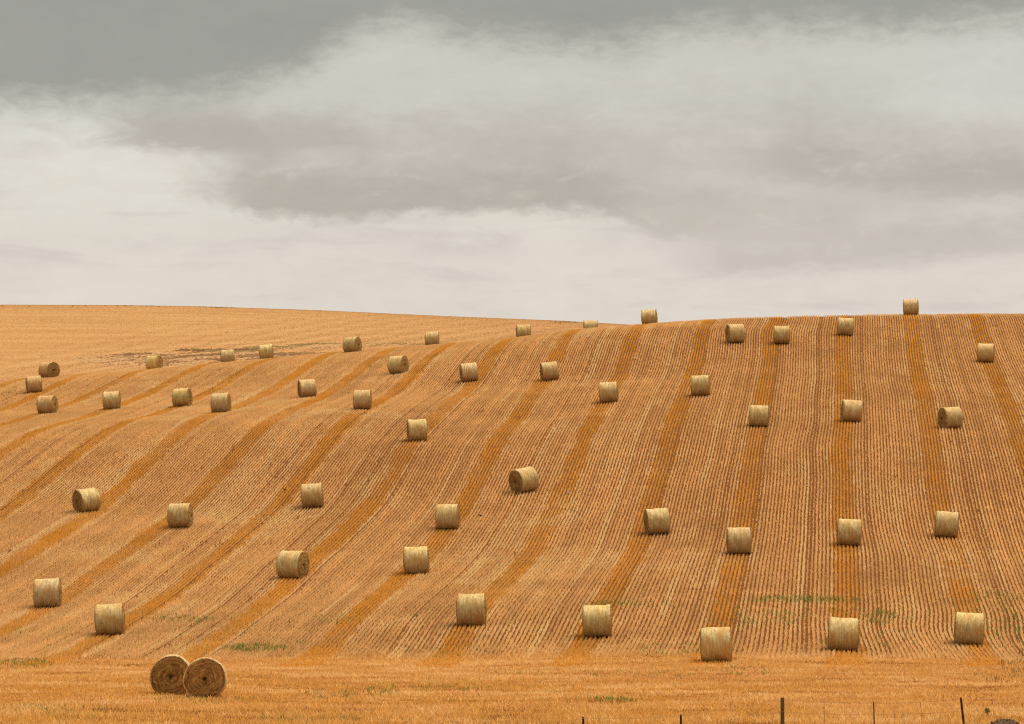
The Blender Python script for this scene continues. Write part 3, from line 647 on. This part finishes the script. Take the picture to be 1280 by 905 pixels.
BALES = [
 ((1129.8,1148,373,393), 2, 'highest bale, standing out against the sky on the right crest', 300, None),
 ((1047.2,1065.7,395.7,418), 0, 'bale just below the right crest, its top edge level with the skyline', None, None),
 ((967.6,987,406,428.5), 2, 'upper right bale second below the skyline, between the tilted bale and the crest bale', None, None),
 ((908.2,929,403.8,426.7), -16, 'tilted bale just under the skyline with its dark left end showing', None, None),
 ((803.2,821.7,387.8,407.6), 6, 'bale standing against the sky where the two hills meet', 300, None),
 ((730,747.3,400.2,411.4), 0, 'bale half sunk behind the crest next to the meeting of the two hills', 308, None),
 ((646,663.6,404.6,419.3), -3, 'bale behind the crest in the middle, its foot hidden and the far hill behind', 307, None),
 ((532,548.8,413,429.5), 3, 'bale on the crest left of the middle with plain far hill around it', 312, None),
 ((429.8,452.7,419,439.4), 26, 'bale on the left crest with its round right end showing, before a pale track', None, None),
 ((325,342.4,428.2,446.8), 2, 'upright looking bale standing at the right part of the brown scrub strip', 318, None),
 ((276.6,293.6,438.6,450.8), 0, 'palest bale, half hidden behind the crest in front of the brown scrub', 313, None),
 ((183,204,439.4,460.8), 28, 'bale at the left part of the scrub strip, its right end turned forward', None, None),
 ((49.6,75,451.8,471.2), 50, 'far left bale showing a full round end, touching the back of a greyish bale', None, GREY),
 ((33,53.4,467.9,489.5), -4, 'greyish leaning bale nearest the left edge of the upper field', None, GREY),
 ((49.3,70.7,493.8,516.2), 20, 'greyish bale with dark wrap stripes below the leaning one at the left edge', None, GREY),
 ((130,150.5,487.7,511), 6, 'bale on the upper left slope alone between the striped bale and a close pair', None, None),
 ((217,240.5,482.6,506.8), 18, 'left bale of the close pair on the upper left slope, right end showing', None, None),
 ((265.6,287.7,490,515), 12, 'right bale of the close pair on the upper left slope, set slightly lower', None, None),
 ((373,395.8,472.2,495.6), -10, 'bale on the upper left slope showing a sliver of its dark left end', None, None),
 ((443,463.9,485.7,510.3), 5, 'bale below and left of the one turned with a brown round end', None, None),
 ((486.3,511.2,442.4,465.3), 28, 'bale under the crest turned to show a brown round right end', None, None),
 ((576.5,597.6,452,476), -7, 'slightly tilted bale below the crest, right of the bale with a brown round end', None, None),
 ((677,698.2,448.8,474.2), -9, 'bale leaning to the left on the upper middle slope under the meeting of the hills', None, None),
 ((751.3,772.2,476.2,501.7), 4, 'bale at the upper middle standing on a windrow below the sky bale', None, None),
 ((865.5,887.3,469,494), 5, 'bale on the upper slope below the tilted skyline bale', None, None),
 ((937.2,960,504.7,531.6), 2, 'bale on the right upper slope, first one left of the vertical windrow', None, None),
 ((1052.3,1075,499.4,525.8), -6, 'upper bale on the vertical windrow in the right half of the field', None, None),
 ((1173,1202.7,506.8,533.2), -27, 'bale on the right slope turned to show its round left end', None, None),
 ((1221.8,1242,428,451.3), 1, 'bale high on the slope closest to the right edge', None, None),
 ((511,532.3,522,549.2), -4, 'lone bale in the middle of the left half, halfway up the slope', None, None),
 ((379.2,403.9,601,632), 2, 'side on bale left of the middle, above the lower bale with a pale end', None, None),
 ((639.5,671,584.3,612.4), -36, 'central bale showing its large dark left end', None, None),
 ((92.8,124.8,608,637.8), -26, 'left bale on the mid slope with its dark round left end showing', None, None),
 ((211.7,240.2,627.6,657.9), 12, 'bale on the mid left slope right of the one showing its left end', None, None),
 ((545,575.5,626.3,659.1), 9, 'bale near the centre with straw sticking out at its top right corner', None, None),
 ((348.5,384.8,685,721), 26, 'lower left bale turned to show the pale rolled right end', None, None),
 ((506.8,534.8,680.7,715.3), 1, 'lower middle bale side on, between the bale with a pale end and the centre', None, None),
 ((806.5,837,634,666.3), -11, 'mid slope bale right of the centre with a thin dark left end', None, None),
 ((910,938,657,691), -3, 'mid slope bale between the thin ended bale and the vertical windrow', None, None),
 ((1047,1075,645.7,679), 0, 'middle bale of the three on the vertical windrow at right', None, None),
 ((1168.4,1196.4,635.8,669.6), 0, 'middle bale on the rightmost clear windrow', None, None),
 ((44.7,75.7,721,757.7), 6, 'large leaning bale near the left edge low on the slope', None, None),
 ((122.8,154.5,754.2,792), 4, 'large upright bale low on the left, above the pair showing their ends', None, None),
 ((573.4,606,740.5,780), 4, 'large slightly tilted bale low in the middle of the field', None, None),
 ((730.5,764,752.5,793.2), 1, 'large frayed bale low on the slope, left of the lowest side on bale', None, None),
 ((878.4,913.5,783.5,825.1), 0, 'lowest side on bale, standing at the foot of the rows', None, None),
 ((1034.8,1072.4,767,810.7), 1, 'largest bale at the foot of the vertical windrow above the thick fence post', None, None),
 ((1193,1228.7,761,803.5), -1, 'large bale low at the right above the leaning fence post', None, None),
 ((192.2,236.7,821.3,864), 92.8, 'left of the two bales at bottom left seen end on', None, None),
 ((232.4,280.7,826.3,868.4), 92.3, 'right of the two end on bales at bottom left, overlapping the other', None, None),
]
FEET = []
for k, (box, th, lab, Yd, tint) in enumerate(BALES):
    b_ = random.uniform(.93, 1.05); tn = tint or (b_, b_ * random.uniform(.95, 1.0), b_ * random.uniform(.86, 1.04))
    t = bale(box, th, lab, Y=Yd, tint=tn, idx=k, roll=random.uniform(-2.2, 2.2), scale=.935 if th > 80 else random.uniform(.975, 1.02))
    FEET.append((t.matrix_world @ Vector((0, 0, -.72)), t.matrix_world.to_3x3() @ Vector((1, 0, 0))))
def spilled_straw():
    sets = []
    for f, ax in FEET:
        n = 90; a = rng.normal(0, .55, n); b = np.sign(rng.random(n) - .5) * (.35 + np.abs(rng.normal(0, .28, n)))
        x = f.x + ax.x * a - ax.y * b; y = f.y + ax.y * a + ax.x * b
        sets.append(blades(x, y, gz(x, y), .03 + .12 * rng.random(n) * np.exp(-np.abs(np.abs(b) - .35) * 3), .03 + .03 * rng.random(n), PALE * (.6 + .4 * rng.random((n, 1))), push=(2.0, 2.0)))
    tag(build_blades('spilled_straw', sets, STRAW), 'loose straw spilled on the ground around the feet of the bales', 'straw', kind='stuff')
spilled_straw()
# ---------------------------------------------------------------- fence in front
WOOD = mat_plain('weathered_post', srgb(70, 62, 50), srgb(104, 92, 70), 6); IRON = mat_plain('rusty_iron_post', srgb(44, 34, 30), srgb(84, 58, 42), 9, .7, .3); WIRE = mat_plain('old_fence_wire', srgb(110, 82, 56), srgb(146, 110, 72), 3, .6, .5)
def tube(pts, r, name, mat, parent, seg=8, taper=1.0, cap=True):
    bm = bmesh.new(); rings = []; n = len(pts)
    for i, p in enumerate(pts):
        p = Vector(p); d = (Vector(pts[min(i + 1, n - 1)]) - Vector(pts[max(i - 1, 0)])).normalized()
        a = d.cross(Vector((0, 1, .01)) if abs(d.y) < .9 else Vector((1, 0, 0))).normalized(); b = d.cross(a)
        rr = r * (1 + (taper - 1) * i / (n - 1))
        rings.append([bm.verts.new(p + a * math.cos(2 * math.pi * k / seg) * rr + b * math.sin(2 * math.pi * k / seg) * rr) for k in range(seg)])
    for A_, B_ in zip(rings[:-1], rings[1:]):
        for k in range(seg): bm.faces.new((A_[k], A_[(k + 1) % seg], B_[(k + 1) % seg], B_[k]))
    if cap: bm.faces.new(rings[0]); bm.faces.new(rings[-1])
    bmesh.ops.recalc_face_normals(bm, faces=bm.faces)
    me = bpy.data.meshes.new(name); bm.to_mesh(me); bm.free()
    return link(name, me, mat, parent)
def fence():
    root = empty('wire_fence', (0, 0, 0)); tag(root, 'thin wire fence on dark posts along the bottom edge of the field', 'fence')
    spec = [(500, 913, 84, .03, 0, IRON), (610, 910, 85.2, .03, 0, IRON), (729, 896.5, 86.5, .032, 0, IRON), (851, 893, 88, .03, 0, IRON), (978, 872, 90, .055, 0, WOOD), (1092, 877, 90.6, .018, .03, IRON), (1201, 872, 91.2, .032, .16, IRON), (1330, 868, 92, .032, 0, IRON)]
    tops = []; first = None
    for u, v, Y, r, lean, mat in spec:
        top = at_y(u, v, Y); bx = top[0] + lean; z0 = gz(bx, Y) - .25
        tube([(bx, Y, z0), (bx + (top[0] - bx) * .5, Y, (z0 + top[2]) / 2), tuple(top)], r, 'post', mat, root, 8, .92)
        tops.append((np.array(top), np.array([bx, Y, z0 + .25])))
    for lev in (.97, .72, .45, .2):
        pts = []
        for (a, b), (c, d) in zip(tops[:-1], tops[1:]):
            p = b + (a - b) * lev; q = d + (c - d) * lev
            for s in np.linspace(0, 1, 6)[:-1]:
                g = p + (q - p) * s; g[2] -= .03 * 4 * s * (1 - s); g[1] -= .05; pts.append(tuple(g))
        tube(pts, .004, 'wire', WIRE, root, 5)
    for u in (1030, 1117, 1150, 1240):      # wire droppers between the posts
        i = max(k for k in range(len(spec)) if spec[k][0] <= u); s = (u - spec[i][0]) / (spec[i + 1][0] - spec[i][0])
        a = tops[i][0] * (1 - s) + tops[i + 1][0] * s; b = tops[i][1] * (1 - s) + tops[i + 1][1] * s
        a = b + (a - b) * .97 - np.array([0, .05, .02]); tube([tuple(b - np.array([0, .05, .05])), tuple(a)], .005, 'dropper', WIRE, root, 5)
fence()
# ---------------------------------------------------------------- gravel heap, shrub, birds
def gravel_heap():
    Y = 82.0; top = at_y(1256, 896.5, Y); g0 = float(gz(top[0], Y)); hgt = top[2] - g0; rad = 1.75
    root = empty('gravel_heap', (top[0], Y, g0)); tag(root, 'rounded grey brown gravel heap cut off by the bottom right corner', 'gravel heap')
    m1 = mat_plain('grey_brown_gravel', srgb(84, 64, 44), srgb(104, 80, 56), 14, 1.0)
    prof = lambda x, y: hgt * np.exp(-(np.hypot(x, y) / (rad * .52)) ** 2.0 * .55) * np.clip(1.25 - np.hypot(x, y) / rad, 0, 1) / 1.25 * 1.0
    n = 40; q = np.linspace(-rad * 1.2, rad * 1.2, n); GX, GY = np.meshgrid(q, q)
    Z = prof(GX, GY) + (fbm(GX * 3 + 9, GY * 3, 61) - .5) * .10 * np.clip(1.2 - np.hypot(GX, GY) / rad, 0, 1); Z *= hgt / Z.max(); Z -= .05
    i, j = np.meshgrid(np.arange(n - 1), np.arange(n - 1)); a = (j * n + i).ravel()
    me = mesh_np('mound', np.c_[GX.ravel(), GY.ravel(), Z.ravel()], np.c_[a, a + 1, a + n + 1, a + n].ravel(), 4, smooth_=True); link('mound', me, m1, root)
    k = 3500; x = rng.normal(0, rad * .5, k); y = rng.normal(0, rad * .5, k)
    ii = np.clip(((x - q[0]) / (q[1] - q[0])).round().astype(int), 0, n - 1); jj = np.clip(((y - q[0]) / (q[1] - q[0])).round().astype(int), 0, n - 1); z = Z[jj, ii]
    octa = np.array([[1, 0, 0], [-1, 0, 0], [0, 1, 0], [0, -1, 0], [0, 0, 1], [0, 0, -1]], float); of = np.array([[0, 2, 4], [2, 1, 4], [1, 3, 4], [3, 0, 4], [2, 0, 5], [1, 2, 5], [3, 1, 5], [0, 3, 5]])
    s = (.008 + .014 * rng.random((k, 1, 1))); V = octa[None] * s * (.6 + .8 * rng.random((k, 6, 1))) + np.c_[x, y, z][:, None]
    F = (of[None] + 6 * np.arange(k)[:, None, None]).ravel()
    o = link('gravel', mesh_np('gravel', V.reshape(-1, 3), F, 3), mat_plain('gravel_stones', srgb(76, 58, 42), srgb(116, 92, 68), 7, 1.0), root); o['kind'] = 'stuff'
gravel_heap()
def shrub():
    p = hit(1234, 896); p[2] = float(gz(p[0], p[1]))
    root = empty('small_shrub', tuple(p)); tag(root, 'tiny dark green shrub right of the leaning fence post', 'shrub')
    tube([(0, 0, -.03), (.01, 0, .08), (.0, .01, .16)], .012, 'stem', mat_plain('shrub_stem', srgb(90, 66, 40), srgb(110, 84, 52), 9), root, 6, .6)
    n = 420; d = rng.normal(0, 1, (n, 3)); d /= np.linalg.norm(d, axis=1)[:, None]; P_ = d * (rng.random((n, 1)) ** .5) * np.array([.085, .085, .10]) + np.array([0, 0, .14])
    P_[:, 2] = np.maximum(P_[:, 2], .01)
    e1 = rng.normal(0, .016, (n, 3)); e2 = rng.normal(0, .016, (n, 3))
    V = np.stack([P_, P_ + e1, P_ + e2], 1).reshape(-1, 3); c = np.repeat(np.array(srgb(84, 100, 46)) * (.6 + .8 * rng.random((n, 1))), 3, axis=0)
    link('foliage', mesh_np('foliage', V, np.arange(len(V)), 3, c), WEED, root)
shrub()
def bird(u, v, label, ca, cb, size, head):
    p = hit(u, v + 1.2); p[2] = float(gz(p[0], p[1])) + .10
    prof = [(-.20, .012, .005), (-.13, .022, .012), (-.08, .045, .04), (0, .06, .06), (.06, .055, .06), (.09, .035, .045), (.105, .034, .036), (.125, .036, .038), (.145, .022, .024), (.16, .008, .009), (.185, .002, .002)]
    lift = [.0, .008, .02, .03, .05, .075, .10, .11, .11, .105, .10]
    bm = bmesh.new(); rings = []
    for (x, a, b), l in zip(prof, lift): rings.append([bm.verts.new((x, a * math.cos(t * math.pi / 5), l + b * math.sin(t * math.pi / 5))) for t in range(10)])
    for A_, B_ in zip(rings[:-1], rings[1:]):
        for k in range(10): bm.faces.new((A_[k], A_[(k + 1) % 10], B_[(k + 1) % 10], B_[k]))
    bm.faces.new(rings[0]); bm.faces.new(rings[-1])
    for sy in (-1, 1):      # legs with a toe, rooted in the belly
        q = [(0.01, sy * .025, .0), (.0, sy * .025, -.06), (.005, sy * .025, -.105), (.04, sy * .028, -.11)]; pr = None
        for c in q:
            r = [bm.verts.new((c[0] + .005 * math.cos(t * 2.094), c[1] + .005 * math.sin(t * 2.094), c[2])) for t in range(3)]
            if pr:
                for k in range(3): bm.faces.new((pr[k], pr[(k + 1) % 3], r[(k + 1) % 3], r[k]))
            pr = r
    bmesh.ops.recalc_face_normals(bm, faces=bm.faces)
    me = bpy.data.meshes.new('bird'); bm.to_mesh(me); bm.free(); me.polygons.foreach_set('use_smooth', np.ones(len(me.polygons), bool))
    o = link('bird', me, mat_plain('feathers_' + label.split()[1], ca, cb, 9, .6)); o.location = p; o.scale = (size,) * 3; o.rotation_euler = (0, 0, head)
    tag(o, label, 'bird', 'birds on the stubble')
bird(600.5, 646, 'small black bird on the stubble right of the bale with sticking out straw', srgb(14, 13, 14), srgb(26, 22, 22), 0.8, R(200))
bird(711, 618, 'small pied bird on the pale windrow right of the central bale', srgb(20, 20, 20), srgb(210, 206, 196), 0.8, R(20))
bird(356, 614, 'small brown bird left of the side on bale in the left half', srgb(60, 42, 28), srgb(84, 60, 40), 0.8, R(170))
bird(28.5, 614, 'small dark bird near the left edge, left of the bale showing its left end', srgb(26, 22, 22), srgb(46, 38, 36), 0.8, R(100))
bpy.context.view_layer.update()
print('stubble tris', NST, 'all', sum(len(o.data.polygons) for o in sc.objects if o.type == 'MESH'))
